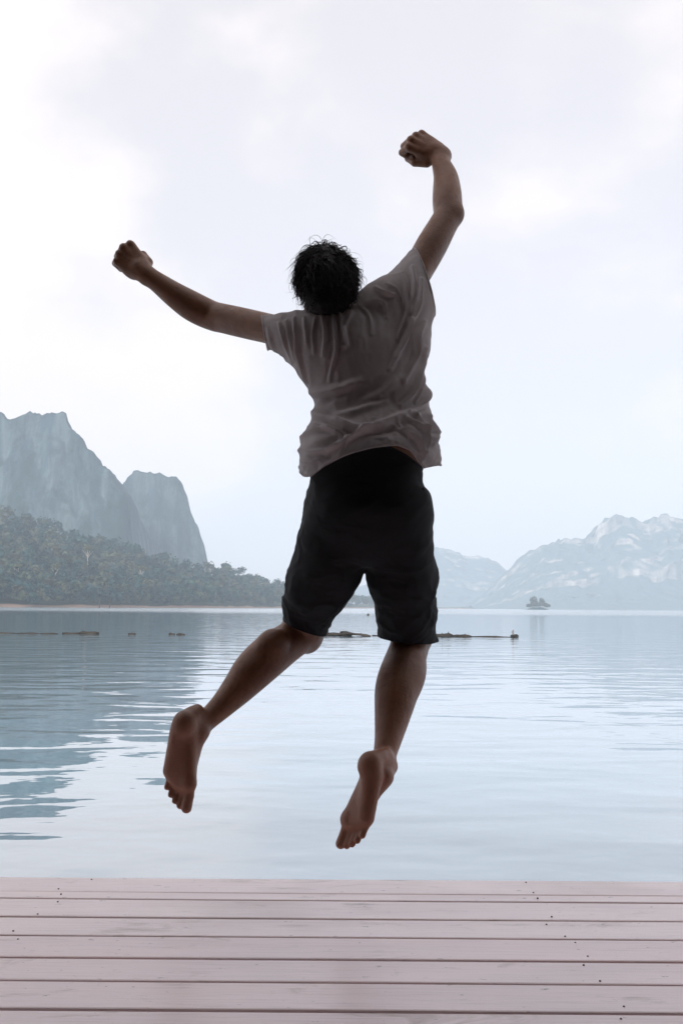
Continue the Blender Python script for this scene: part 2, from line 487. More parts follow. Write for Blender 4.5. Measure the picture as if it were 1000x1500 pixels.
# ------------------------------------------------------------------ deck
DZ = 0.42
m, t, b = mat('worn_pink_paint', rough=.42); n = N(t)
oi = n.add('ObjectInfo')
vo = n.coord('Object'); cmb = n.add('VectorMath', operation='ADD')
sc = n.add('VectorMath', operation='SCALE'); n.link(oi.outputs['Location'], sc.inputs[0]); sc.inputs['Scale'].default_value = 7.3
n.link(vo, cmb.inputs[0]); n.link(sc.outputs[0], cmb.inputs[1]); base = cmb.outputs[0]
def stretch(v, s):
    q = n.add('VectorMath', operation='MULTIPLY'); n.link(v, q.inputs[0]); q.inputs[1].default_value = s; return q.outputs[0]
tone = n.mix(n.rng(oi.outputs['Random'], 0, 1), (.88, .665, .66), (.93, .765, .745))
patch = n.rng(n.noise(stretch(base, (1, 3, 1)), 1.6, 5, .6), .38, .66)
c = n.mix(patch, tone, (.84, .70, .715))
grain = n.noise(stretch(base, (1.2, 30, 1)), 5, 6, .65, .4)
c = n.mix(n.rng(grain, .50, .74, 0, .45), c, (.55, .41, .40))
kn = n.add('TexVoronoi', feature='F1'); kn.inputs['Scale'].default_value = 1.0; n.link(stretch(base, (1.6, 7.5, 1)), kn.inputs['Vector'])
c = n.mix(n.rng(n.math('ADD', kn.outputs['Distance'], n.math('MULTIPLY', n.noise(base, 40, 3), .06)), .075, .13, .75, 0), c, (.30, .20, .18))
worn = n.rng(n.noise(stretch(base, (1, 3.5, 1)), 3.3, 6, .7, .8), .575, .70, 0, .75)
c = n.mix(worn, c, (.40, .28, .25))
stain = n.rng(n.noise(stretch(base, (.8, 1.6, 1)), .9, 4, .55, .5), .58, .70, 0, .45)
c = n.mix(stain, c, (.50, .36, .33))
scr = n.rng(n.noise(stretch(base, (1.5, 60, 1)), 7, 3, .7, .3), .66, .72, 0, .55)
c = n.mix(scr, c, (.36, .28, .28))
speck = n.rng(n.noise(stretch(base, (1, 2.2, 1)), 26, 3, .6), .68, .73, 0, .8)
c = n.mix(speck, c, (.12, .09, .085))
n.link(c, b.inputs['Base Color'])
n.link(n.rng(patch, 0, 1, .30, .46), b.inputs['Roughness'])
n.link(n.bump(n.math('ADD', grain, n.math('MULTIPLY', worn, -.6)), .5, .002), b.inputs['Normal'])
b.inputs['IOR'].default_value = 1.5; b.inputs['Coat Weight'].default_value = .6; b.inputs['Coat Roughness'].default_value = .28
M_PLANK = m
m, t, b = mat('dark_timber', (.06, .04, .035), .8); n = N(t)
n.link(n.mix(n.noise(n.coord('Object', (1, 8, 8)), 3, 5), (.04, .028, .024), (.10, .07, .06)), b.inputs['Base Color'])
M_DARK = m
M_NAIL, _, _ = mat('rusty_nail', (.17, .11, .095), .6, Metallic=.5)

deck = empty('wooden_deck', (0, 0, 0)); tag(deck, 'pale pink painted plank deck at the edge of the lake', 'deck')
EDGE = 2.850
widths = [.1397, .0603, .1444, .1299, .136, .1246, .1347] + [.134] * 3
y = EDGE
rngd = np.random.default_rng(3)
nail_me = None
bm = bmesh.new(); bmesh.ops.create_cone(bm, cap_ends=True, segments=8, radius1=.0028, radius2=.0022, depth=.003)
nail_me = bpy.data.meshes.new('nail'); bm.to_mesh(nail_me); bm.free(); nail_me.materials.append(M_NAIL)
JX = [-1.62, -.72, .52, 1.50]


def plank_mesh(w, seed, x0=-6.5, x1=6.5):
    """one board: rounded arrises, faint cup and wander along its edges"""
    r = np.random.default_rng(seed); nx = 66
    xs = np.linspace(x0, x1, nx)
    sec = [(-w / 2, -.034), (-w / 2, -.004), (-w / 2 + .0016, -.0012), (-w / 2 + .005, 0), (-w / 4, -.0004), (0, -.0007), (w / 4, -.0004), (w / 2 - .005, 0), (w / 2 - .0016, -.0012), (w / 2, -.004), (w / 2, -.034)]
    V, Fc = [], []
    e0 = fbm(np.c_[xs * .9, xs * 0 + seed, xs * 0], 3, seed) * .0022; e1 = fbm(np.c_[xs * .9, xs * 0 + seed + 50, xs * 0], 3, seed) * .0022
    zz = fbm(np.c_[xs * .5, xs * 0 + seed, xs * 0 + 9], 2, seed) * .0018
    for i, x in enumerate(xs):
        for (yy, z) in sec: V.append((x, yy + (e0[i] if yy < 0 else e1[i]), z + zz[i]))
    k = len(sec)
    for i in range(nx - 1):
        for j in range(k):
            Fc.append((i * k + j, (i + 1) * k + j, (i + 1) * k + (j + 1) % k, i * k + (j + 1) % k))
    Fc.append(tuple(range(k))); Fc.append(tuple(reversed(range((nx - 1) * k, nx * k))))
    return mesh_py('plank', V, Fc, False)


for i, w in enumerate(widths):
    gap = .006 if i < 1 else .007 if i < 7 else rngd.uniform(.006, .009)
    yc = y - w / 2
    p = obj('plank', plank_mesh(w, i), M_PLANK, deck, (0, yc, DZ + rngd.uniform(-.0012, .0012)))
    if i < 9:
        for jx in JX:
            for s in ((-1, 1) if w > .1 else (0,)):
                if rngd.random() < .3: continue
                nn = obj('nail', nail_me, None, p, (jx + rngd.normal() * .012, s * w * .33 + rngd.normal() * .006, -.0002))
    y -= w + gap
obj('fascia_board', box_me('fascia_board', -6.5, 6.5, EDGE - .045, EDGE - .008, .20, DZ - .036, .003), M_DARK, deck)
for jx in JX:
    obj('joist', box_me('joist', jx - .035, jx + .035, -3.4, EDGE - .05, .26, DZ - .036), M_DARK, deck)
obj('float_beam', box_me('float_beam', -6.5, 6.5, -3.4, EDGE - .12, -.15, .245, .02), M_DARK, deck)

# unseen house behind the camera, put in to shade deck and jumper
obj('added_dark_floor', box_me('added_dark_floor', -6.5, 6.5, -3.4, y - .004, .25, DZ - .02, .004), M_DARK, deck)  # dark floor added behind the planks to cut light bouncing onto the jumper
house = empty('unseen_shade_house', (0, -3.6, DZ)); tag(house, 'unseen dark timber lake house added so its roof shades the deck', 'house')
M_HW, t, b = mat('dark_timber_wall', (.045, .03, .022), .8); n = N(t)
n.link(n.mix(n.noise(n.coord('Object', (6, 1, .6)), 3, 5), (.03, .02, .016), (.075, .05, .038)), b.inputs['Base Color'])
obj('wall', box_me('wall', -11, 11, -.25, 0, -.2, 4.2), M_HW, house)
bm = bmesh.new()
sec = [(-1.5, 4.75), (5.65, 2.97), (5.65, 3.09), (-1.5, 4.87)]
va = [bm.verts.new((-11.5, y_, z_)) for y_, z_ in sec]; vb = [bm.verts.new((11.5, y_, z_)) for y_, z_ in sec]
for i in range(4): bm.faces.new((va[i], va[(i + 1) % 4], vb[(i + 1) % 4], vb[i]))
bm.faces.new(va[::-1]); bm.faces.new(vb); me = bpy.data.meshes.new('roof'); bm.to_mesh(me); bm.free()
obj('roof', me, M_HW, house)
for sx in (-4.6, 4.4):
    obj('added_side_wall', box_me('added_side_wall', sx, sx + .2, .004, 5.5, -.2, 3.0), M_HW, house)  # unseen walls added to keep side sky light off the jumper's back
for sx in (-8, 8):
    obj('post', box_me('post', sx - .08, sx + .08, 5.35, 5.51, 0, 3.03), M_HW, house)

# ------------------------------------------------------------------ floating logs and marks on the lake
M_LOG, t, b = mat('wet_driftwood', (.05, .04, .032), .7); n = N(t)
n.link(n.mix(n.rng(n.noise(n.coord('Object', (.6, 4, 4)), 2.5, 5), .35, .7), (.008, .007, .006), (.05, .042, .035)), b.inputs['Base Color'])
LY = 41.5


def log_mesh(length, r, seed, bend=.05, stubs=2):
    g = np.random.default_rng(seed); k = max(6, int(length / .25))
    s = np.linspace(-.5, .5, k)
    ph = g.uniform(0, 6)
    path = np.c_[s * length, np.sin(s * 5 + ph) * bend * length * .5, r * .25 + np.sin(s * 7 + ph) * r * .25]
    rad = r * (1 - .25 * s) * (1 + .18 * g.normal(size=k)); rad[0] *= .6; rad[-1] *= .45
    V, Fc = tube(path, rad, 9); V = list(V); Fc = list(Fc)
    for q in range(stubs):
        i = g.integers(1, k - 1); p0 = path[i]; d = np.array([g.normal() * .3, g.normal() * .5, 1]) * r * g.uniform(.9, 1.6)
        v, f = tube([p0, p0 + d], [r * .35, r * .15], 6); Fc += [tuple(x + len(V) for x in qf) for qf in f]; V += list(v)
    return mesh_py('log', V, Fc)


def log(u0, u1, v, r, label, group, seed, **kw):
    a_, b_ = W(u0, v, LY), W(u1, v, LY)
    o = obj('floating_log', log_mesh(b_[0] - a_[0], r, seed, **kw), M_LOG, None, ((a_[0] + b_[0]) / 2, LY + np.random.default_rng(seed).uniform(-.3, .3), 0))
    return tag(o, label, 'log', group)


log(-30, 24, 930, .034, 'thin floating log at the left edge of the picture', 'log boom', 1, bend=.02)
log(26, 60, 930, .03, 'second thin floating log from the left edge', 'log boom', 2, bend=.02)
log(62, 88, 930, .03, 'third thin floating log from the left edge', 'log boom', 3, bend=.02)
log(89, 117, 930, .04, 'low brown floating log touching the thick dark one', 'log boom', 4, bend=.02)
log(115, 144, 929.5, .075, 'thick dark floating log at the right end of the left boom', 'log boom', 5, bend=.03)
log(188, 199, 930, .045, 'short dark log piece adrift just right of the left boom', 'log boom', 6, stubs=0)
log(247, 256, 930.5, .05, 'small log piece adrift in the teal reflection, left one of a pair', 'log boom', 7, stubs=0)
log(259, 272, 931, .05, 'small log piece adrift in the teal reflection, right one of a pair', 'log boom', 8, stubs=0)
log(545, 578, 931, .035, 'thin stick floating between the debris heap and the right leg', 'log boom', 9, bend=.02)
log(636, 664, 932, .10, 'thick black log floating right beside the hem of the shorts', 'log boom', 10, bend=.05)
log(662, 690, 932.5, .075, 'tapering black log right of the thick one, before the thin pole', 'log boom', 11, bend=.04)
log(688, 749, 933, .028, 'long thin pole floating towards the little marker float', 'log boom', 12, bend=.012, stubs=0)
heap = empty('driftwood_heap', (W(510, 931, LY)[0], LY, 0)); tag(heap, 'tangled dark driftwood heap floating between the jumper\'s legs', 'driftwood')
g = np.random.default_rng(9)
for k in range(13):
    o = obj('branch', log_mesh(g.uniform(.5, 1.3), g.uniform(.03, .06), 50 + k, bend=.25, stubs=2), M_LOG, heap, (g.normal() * .42, g.normal() * .25, abs(g.normal()) * .07))
    o.rotation_euler = (g.normal() * .15, g.normal() * .12, g.normal() * .5)
M_FLOAT, _, _ = mat('faded_float_plastic', (.16, .16, .17), .5)
fl = empty('marker_float', (W(753, 934, LY)[0], LY, 0)); tag(fl, 'little float with an upright stick at the right end of the boom', 'float')
V, Fc = tube([(-.17, 0, .03), (-.1, 0, .05), (.1, 0, .06), (.17, 0, .03)], [.03, .06, .06, .03], 10); obj('drum', mesh_py('drum', V, Fc), M_LOG, fl)
V, Fc = tube([(-.05, 0, .08), (-.07, 0, .22), (-.05, 0, .30)], [.035, .05, .015], 8); obj('stick', mesh_py('stick', V, Fc), M_FLOAT, fl)
bu = empty('buoy', (*W(539, 901, 150)[:2], 0)); tag(bu, 'tiny dark buoy far out on the bright water', 'buoy')
V, Fc = tube([(0, 0, -.1), (0, 0, .0), (0, 0, .18), (0, 0, .26)], [.12, .2, .18, .05], 10); obj('body', mesh_py('body', V, Fc), M_LOG, bu)
V, Fc = tube([(0, 0, .24), (0, 0, .42)], [.03, .02], 6); obj('pin', mesh_py('pin', V, Fc), M_LOG, bu)
for u, hh, lab in ((146, 4.2, 'dark stake in the water before the jungle, left of two'), (161, 4.6, 'dark stake in the water before the jungle, right of two')):
    p = W(u, 888, 480); V, Fc = tube([(0, 0, -.5), (.05, 0, hh * .6), (.15, 0, hh)], [.32, .28, .2], 8); Fc = list(Fc); V = list(V)
    v, f = tube([(.08, 0, hh * .5), (.6, 0, hh * .75)], [.13, .06], 6); Fc += [tuple(x + len(V) for x in q) for q in f]; V += list(v)
    tag(obj('stake', mesh_py('stake', V, Fc), M_LOG, None, (p[0], 480, 0)), lab, 'stake', 'stakes near the shore')

# ================================================================== PERSON
class Field:
    """signed distance grid; primitives are blended in with a smooth union"""
    def __init__(s, lo, hi, h):
        s.lo = np.array(lo, float); s.h = h
        s.n = np.ceil((np.array(hi) - s.lo) / h).astype(int) + 1
        s.F = np.full(tuple(s.n), .08, dtype=np.float32)

    def sub(s, lo, hi):
        a = np.clip(np.floor((lo - s.lo) / s.h).astype(int), 0, s.n - 1); b = np.clip(np.ceil((hi - s.lo) / s.h).astype(int) + 1, 1, s.n)
        ax = [(s.lo[i] + s.h * np.arange(a[i], b[i])).astype(np.float32) for i in range(3)]
        return tuple(slice(a[i], b[i]) for i in range(3)), ax[0][:, None, None], ax[1][None, :, None], ax[2][None, None, :]

    def blend(s, sl, d, k, cut=False):
        f = s.F[sl]
        if cut:
            d = -d; hh = np.clip(.5 - .5 * (d - f) / k, 0, 1); s.F[sl] = f * hh + d * (1 - hh) + k * hh * (1 - hh) if False else np.maximum(f, d)
        else:
            hh = np.clip(.5 + .5 * (f - d) / k, 0, 1); s.F[sl] = f * (1 - hh) + d * hh - k * hh * (1 - hh)

    def cone(s, a, b, ra, rb, k=.012):
        a = np.asarray(a, float); b = np.asarray(b, float); pad = max(ra, rb) + k + 3 * s.h
        sl, X, Y, Z = s.sub(np.minimum(a, b) - pad, np.maximum(a, b) + pad)
        d = b - a; L2 = max(float(d @ d), 1e-9)
        tq = np.clip(((X - a[0]) * d[0] + (Y - a[1]) * d[1] + (Z - a[2]) * d[2]) / L2, 0, 1)
        dist = np.sqrt((X - a[0] - tq * d[0]) ** 2 + (Y - a[1] - tq * d[1]) ** 2 + (Z - a[2] - tq * d[2]) ** 2) - (ra + (rb - ra) * tq)
        s.blend(sl, dist, k)

    def chain(s, pts, rads, k=.012):
        for i in range(len(pts) - 1): s.cone(pts[i], pts[i + 1], rads[i], rads[i + 1], k)

    def ell(s, c, r, axes=None, k=.015):
        c = np.asarray(c, float); r = np.asarray(r, float); A = np.eye(3) if axes is None else np.asarray(axes, float)
        pad = r.max() + k + 3 * s.h
        sl, X, Y, Z = s.sub(c - pad, c + pad)
        q = [((X - c[0]) * A[i][0] + (Y - c[1]) * A[i][1] + (Z - c[2]) * A[i][2]) for i in range(3)]
        k0 = np.sqrt((q[0] / r[0]) ** 2 + (q[1] / r[1]) ** 2 + (q[2] / r[2]) ** 2)
        k1 = np.sqrt((q[0] / r[0] ** 2) ** 2 + (q[1] / r[1] ** 2) ** 2 + (q[2] / r[2] ** 2) ** 2)
        s.blend(sl, k0 * (k0 - 1) / np.maximum(k1, 1e-6), k)

    def slices(s, rows, k=.03, p=2.4):
        """rows: (z, cx, cy, a, b) stacked ellipses -> torso-like solid"""
        rows = sorted(rows); z = np.array([q[0] for q in rows])
        lo = np.array([min(q[1] - q[3] for q in rows), min(q[2] - q[4] for q in rows), z[0]]) - .06
        hi = np.array([max(q[1] + q[3] for q in rows), max(q[2] + q[4] for q in rows), z[-1]]) + .06
        sl, X, Y, Z = s.sub(lo, hi)
        zz = Z.ravel(); it = [smooth_interp(zz, z, np.array([q[j] for q in rows]))[None, None, :] for j in range(1, 5)]
        q = (np.abs((X - it[0]) / it[2]) ** p + np.abs((Y - it[1]) / it[3]) ** p) ** (1 / p)
        d = (q - 1) * np.minimum(it[2], it[3])
        d = np.maximum(d, np.maximum(Z - z[-1], z[0] - Z))
        s.blend(sl, d.astype(np.float32), k)

    def mesh(s):
        f = s.F; ins = f < 0; nx, ny, nz = f.shape
        cnt = np.zeros((nx - 1, ny - 1, nz - 1), np.uint8)
        for dx in (0, 1):
            for dy in (0, 1):
                for dz in (0, 1): cnt += ins[dx:nx - 1 + dx, dy:ny - 1 + dy, dz:nz - 1 + dz]
        act = np.argwhere((cnt > 0) & (cnt < 8))
        del cnt
        corner = [(dx, dy, dz) for dx in (0, 1) for dy in (0, 1) for dz in (0, 1)]
        val = np.stack([f[act[:, 0] + c[0], act[:, 1] + c[1], act[:, 2] + c[2]] for c in corner], 1).astype(float)
        acc = np.zeros((len(act), 3)); num = np.zeros(len(act))
        for i in range(8):
            for j in range(i + 1, 8):
                ci, cj = np.array(corner[i]), np.array(corner[j])
                if np.abs(ci - cj).sum() != 1: continue
                a, b = val[:, i], val[:, j]; mk = (a < 0) != (b < 0)
                tq = np.where(mk, a / np.where(mk, a - b, 1), 0)
                acc += np.where(mk[:, None], ci + tq[:, None] * (cj - ci), 0); num += mk
        V = s.lo + s.h * (act + acc / num[:, None])
        idx = np.full((nx - 1, ny - 1, nz - 1), -1, np.int32); idx[act[:, 0], act[:, 1], act[:, 2]] = np.arange(len(act))
        Q = []
        for ax in range(3):
            a = [slice(None)] * 3; b = [slice(None)] * 3; a[ax] = slice(0, -1); b[ax] = slice(1, None)
            ch = np.argwhere(ins[tuple(a)] != ins[tuple(b)])
            o1, o2 = [i for i in range(3) if i != ax]
            ok = (ch[:, o1] > 0) & (ch[:, o2] > 0) & (ch[:, o1] < f.shape[o1] - 1) & (ch[:, o2] < f.shape[o2] - 1); ch = ch[ok]
            def cell(d1, d2):
                c = ch.copy(); c[:, o1] -= d1; c[:, o2] -= d2; return idx[c[:, 0], c[:, 1], c[:, 2]]
            q = np.stack([cell(1, 1), cell(0, 1), cell(0, 0), cell(1, 0)], 1)
            flip = ins[ch[:, 0], ch[:, 1], ch[:, 2]]
            if ax == 1: flip = ~flip
            q[~flip] = q[~flip][:, ::-1]; Q.append(q)
        return V, np.concatenate(Q)


def smooth_interp(x, xp, fp):
    """monotone-ish cubic interpolation"""
    m = np.gradient(fp, xp); i = np.clip(np.searchsorted(xp, x) - 1, 0, len(xp) - 2)
    h = xp[i + 1] - xp[i]; tq = np.clip((x - xp[i]) / h, 0, 1); t2, t3 = tq * tq, tq ** 3
    return (2 * t3 - 3 * t2 + 1) * fp[i] + (t3 - 2 * t2 + tq) * h * m[i] + (-2 * t3 + 3 * t2) * fp[i + 1] + (t3 - t2) * h * m[i + 1]


def relax(V, Q, it=2, lam=.5):
    E = np.concatenate([Q[:, [0, 1]], Q[:, [1, 2]], Q[:, [2, 3]], Q[:, [3, 0]]])
    for _ in range(it):
        S = np.zeros_like(V); c = np.zeros(len(V))
        for j in range(3):
            S[:, j] = np.bincount(E[:, 0], V[E[:, 1], j], len(V)) + np.bincount(E[:, 1], V[E[:, 0], j], len(V))
        c = np.bincount(E[:, 0], minlength=len(V)) + np.bincount(E[:, 1], minlength=len(V))
        V = V + lam * (S / np.maximum(c, 1)[:, None] - V)
    return V


def vnormals(V, Q):
    n = np.cross(V[Q[:, 2]] - V[Q[:, 0]], V[Q[:, 3]] - V[Q[:, 1]]); out = np.zeros_like(V)
    for j in range(3):
        for k in range(4): out[:, j] += np.bincount(Q[:, k], n[:, j], len(V))
    return out / (np.linalg.norm(out, axis=1)[:, None] + 1e-12)


def unit(v): v = np.asarray(v, float); return v / np.linalg.norm(v)


YB = 2.70
# joints (bearings read from the photograph, distance along the view axis chosen for limb lengths)
J = dict(
    pelvis=W(540, 715, YB), lumbar=W(545, 640, 2.69), chest=W(522, 545, 2.70), c7=W(496, 462, 2.69), head=W(479, 415, 2.68),
    lsh=W(440, 492, 2.71), lel=W(312, 463, 2.90), lwr=W(211, 400, 2.87),
    rsh=W(584, 446, 2.71), rel=W(656, 316, 2.83), rwr=W(644, 226, 2.95),
    lhip=W(498, 748, 2.71), lkn=W(443, 926, 2.90), lan=W(285, 1071, 2.66),
    rhip=W(588, 748, 2.71), rkn=W(603, 936, 2.90), ran=W(556, 1136, 2.60))
lo = np.array([-.70, 2.36, .30]); hi = np.array([.42, 3.16, 2.80])
B = Field(lo, hi, .0034)
# torso
def row(v, xl, xr, yc, b): a_, c_ = W(xl, v, yc), W(xr, v, yc); return ((a_[2] + c_[2]) / 2, (a_[0] + c_[0]) / 2, yc, (c_[0] - a_[0]) / 2, b)
B.slices([row(470, 466, 530, 2.70, .045), row(490, 458, 570, 2.705, .07), row(520, 458, 590, 2.715, .08), row(560, 470, 600, 2.715, .084), row(600, 474, 606, 2.71, .08),
          row(640, 472, 608, 2.705, .082), row(680, 464, 615, 2.70, .10), row(720, 458, 620, 2.70, .11), row(770, 462, 620, 2.71, .105), row(810, 480, 608, 2.72, .08)], .03)
B.cone(J['c7'] + np.array([0, 0, -.02]), J['lsh'], .045, .043, .02); B.cone(J['c7'] + np.array([.03, 0, -.03]), J['rsh'], .045, .044, .02)
B.cone(W(570, 510, 2.7), W(590, 455, 2.73), .05, .042, .03)
B.cone(W(470, 520, 2.7), J['lsh'], .045, .042, .03)
# neck and head
hc = J['head']; tiltb = R(24); fwd = np.array([-.10, math.cos(tiltb), math.sin(tiltb)]); fwd = unit(fwd); upv = unit(np.array([-.16, -math.sin(tiltb), math.cos(tiltb)])); rt = np.cross(fwd, upv); upv = np.cross(rt, fwd)
HA = [rt, fwd, upv]
def hp(x, y, z): return hc + rt * x + fwd * y + upv * z
B.chain([J['c7'] + np.array([0, .02, -.03]), hp(0, -.02, -.07), hp(0, .0, -.02)], [.062, .056, .055], .03)
B.ell(hp(0, -.010, .018), (.064, .086, .078), HA, .02)
B.ell(hp(0, .035, -.045), (.058, .060, .070), HA, .03)
B.ell(hp(0, .066, -.098), (.030, .026, .022), HA, .025)
B.cone(hp(.052, .0, -.06), hp(.02, .066, -.095), .020, .018, .02); B.cone(hp(-.052, .0, -.06), hp(-.02, .066, -.095), .020, .018, .02)
B.cone(hp(-.04, .076, .018), hp(.04, .076, .018), .012, .012, .014)
B.chain([hp(0, .086, .008), hp(0, .104, -.028)], [.008, .012], .012)
B.ell(hp(.011, .096, -.032), (.009, .010, .008), HA, .008); B.ell(hp(-.011, .096, -.032), (.009, .010, .008), HA, .008)
B.cone(hp(-.018, .086, -.056), hp(.018, .086, -.056), .006, .006, .006); B.cone(hp(-.015, .085, -.066), hp(.015, .085, -.066), .007, .007, .006)
for sx in (-1, 1):
    B.ell(hp(sx * .066, -.004, -.008), (.007, .016, .028), HA, .008); B.cone(hp(sx * .071, -.014, .012), hp(sx * .069, -.008, -.03), .005, .004, .006)


def limb(a, b, spec, k=.014):
    """spec: (t, off_x, off_y, off_z, r): blended chain along a->b"""
    sp_ = np.array(spec); ts = np.linspace(sp_[0, 0], sp_[-1, 0], 30)
    col = [smooth_interp(ts, sp_[:, 0], sp_[:, j]) for j in range(1, 5)]
    p = [np.asarray(a) + (np.asarray(b) - np.asarray(a)) * ts[i] + np.array([col[0][i], col[1][i], col[2][i]]) for i in range(30)]
    B.chain(p, col[3] - .0015, .003 if k < .02 else .02)


# arms
limb(J['lsh'], J['lel'], [(0, 0, 0, 0, .043), (.3, 0, 0, 0, .043), (.62, 0, 0, 0, .044), (.88, 0, 0, 0, .044), (1, 0, 0, 0, .044)])
limb(J['lel'], J['lwr'], [(0, 0, 0, 0, .044), (.12, 0, 0, -.005, .045), (.30, 0, 0, -.009, .0445), (.55, 0, 0, -.008, .038), (.82, 0, 0, -.002, .030), (1, 0, 0, 0, .0265)])
B.ell(J['lel'] + np.array([.005, -.02, -.022]), (.022, .02, .02), None, .02)
limb(J['rsh'], J['rel'], [(0, 0, 0, 0, .042), (.35, 0, 0, 0, .044), (.65, 0, 0, 0, .046), (.88, 0, 0, 0, .043), (1, 0, 0, 0, .042)])
limb(J['rel'], J['rwr'], [(0, 0, 0, 0, .042), (.15, .002, 0, 0, .0445), (.38, .006, 0, 0, .043), (.62, .008, 0, 0, .037), (.85, 0, 0, 0, .029), (1, 0, 0, 0, .027)])
B.ell(J['rel'] + np.array([.026, -.006, .004]), (.014, .016, .018), None, .03)


def hand(w, A, Bk, right, S_=1.0):
    """closed fist: w wrist, A along the hand, Bk out of the back of the hand"""
    A = unit(A); Bk = unit(Bk - A * np.dot(A, Bk)); T = np.cross(Bk, A) if right else np.cross(A, Bk)
    def q(a, t_, n_): return w + (A * a + T * t_ + Bk * n_) * S_
    kn = [(.088, .030, .004, .0115), (.092, .009, .007, .012), (.087, -.012, .005, .0112), (.078, -.031, .000, .0102)]
    B.cone(q(-.01, 0, 0), q(.02, 0, 0), .0265, .027, .014)
    for a, tt_, nn, r in kn:
        B.cone(q(.015, tt_ * .55, 0), q(a - .006, tt_, nn - .003), .017, r + .0022, .010)
    kn = [(a, t_, n_, r * S_) for a, t_, n_, r in kn]
    B.ell(q(.045, .0, -.010), (.034 * S_, .036 * S_, .018 * S_), [A, T, Bk], .012)
    B.ell(q(.070, .0, -.030), (.022 * S_, .030 * S_, .018 * S_), [A, T, Bk], .006)
    B.ell(q(.032, .026, -.014), (.030, .017, .018), [A, T, Bk], .010)     # thumb mount
    B.ell(q(.036, -.026, -.012), (.030, .014, .016), [A, T, Bk], .010)
    for i, (a, tt_, nn, r) in enumerate(kn):
        ln = [.044, .048, .045, .036][i]
        p0 = q(a, tt_, nn); p1 = q(a + ln * .34, tt_ * 1.04, nn - ln * .90); p2 = q(a + ln * .34 - ln * .62, tt_ * .98, nn - ln * 1.08); p3 = q(a - ln * .42, tt_ * .95, nn - ln * .70)
        B.cone(p0, p1, r, r * .93, .003); B.cone(p1, p2, r * .93, r * .85, .0025); B.cone(p2, p3, r * .85, r * .78, .0025)
        B.ell(p0, (r * 1.12, r * 1.05, r * 1.0), [A, T, Bk], .004)
    B.chain([q(.022, .034, -.016), q(.055, .042, -.032), q(.082, .026, -.054), q(.092, .004, -.058)], [.0155, .0130, .0115, .0098], .0035)


hand(J['lwr'], W(178, 367, 2.87) - J['lwr'], np.array([-.10, -.94, .26]), False, 1.04)
hand(J['rwr'], W(604, 204, 2.95) - J['rwr'], np.array([.25, -.95, .05]), True, 1.06)

# legs
limb(J['lhip'], J['lkn'], [(0, 0, 0, 0, .066), (.3, 0, 0, 0, .070), (.65, 0, 0, 0, .068), (.9, 0, 0, 0, .057), (1, 0, 0, 0, .055)], .03)
limb(J['rhip'], J['rkn'], [(0, 0, 0, 0, .066), (.3, 0, 0, 0, .070), (.65, 0, 0, 0, .068), (.9, 0, 0, 0, .058), (1, 0, 0, 0, .056)], .03)
B.ell(J['lkn'] + np.array([.014, .022, -.018]), (.040, .042, .044), None, .025)
B.ell(J['rkn'] + np.array([.002, .030, -.012]), (.042, .042, .046), None, .025)
limb(J['lkn'], J['lan'], [(0, 0, 0, 0, .056), (.14, -.004, -.01, .006, .056), (.30, -.010, -.018, .010, .060), (.44, -.010, -.016, .009, .057), (.60, -.004, -.006, .004, .046), (.78, 0, 0, 0, .034), (.92, 0, 0, 0, .0295), (1, 0, 0, 0, .031)], .016)
limb(J['rkn'], J['ran'], [(0, 0, 0, 0, .056), (.12, -.004, -.012, .0, .057), (.28, -.006, -.020, .004, .062), (.42, -.008, -.018, .004, .060), (.60, -.004, -.006, 0, .048), (.78, 0, 0, 0, .0355), (.92, 0, 0, 0, .0295), (1, 0, 0, 0, .031)], .016)
# calf heads
B.ell(W(405, 948, 2.80) + np.array([-.012, -.02, .01]), (.05, .04, .036), [unit(J['lan'] - J['lkn']), unit(np.cross(unit(J['lan'] - J['lkn']), [0, 1, 0])), unit(np.cross(unit(J['lan'] - J['lkn']), np.cross(unit(J['lan'] - J['lkn']), [0, 1, 0])))], .02)
ax = unit(J['ran'] - J['rkn']); s1 = unit(np.cross(ax, [0, 1, 0])); s2 = np.cross(ax, s1)
B.ell(J['rkn'] + (J['ran'] - J['rkn']) * .33 + np.array([-.027, -.028, 0]), (.078, .036, .036), [ax, s1, s2], .018)
B.ell(J['rkn'] + (J['ran'] - J['rkn']) * .29 + np.array([.024, -.028, 0]), (.07, .032, .034), [ax, s1, s2], .018)


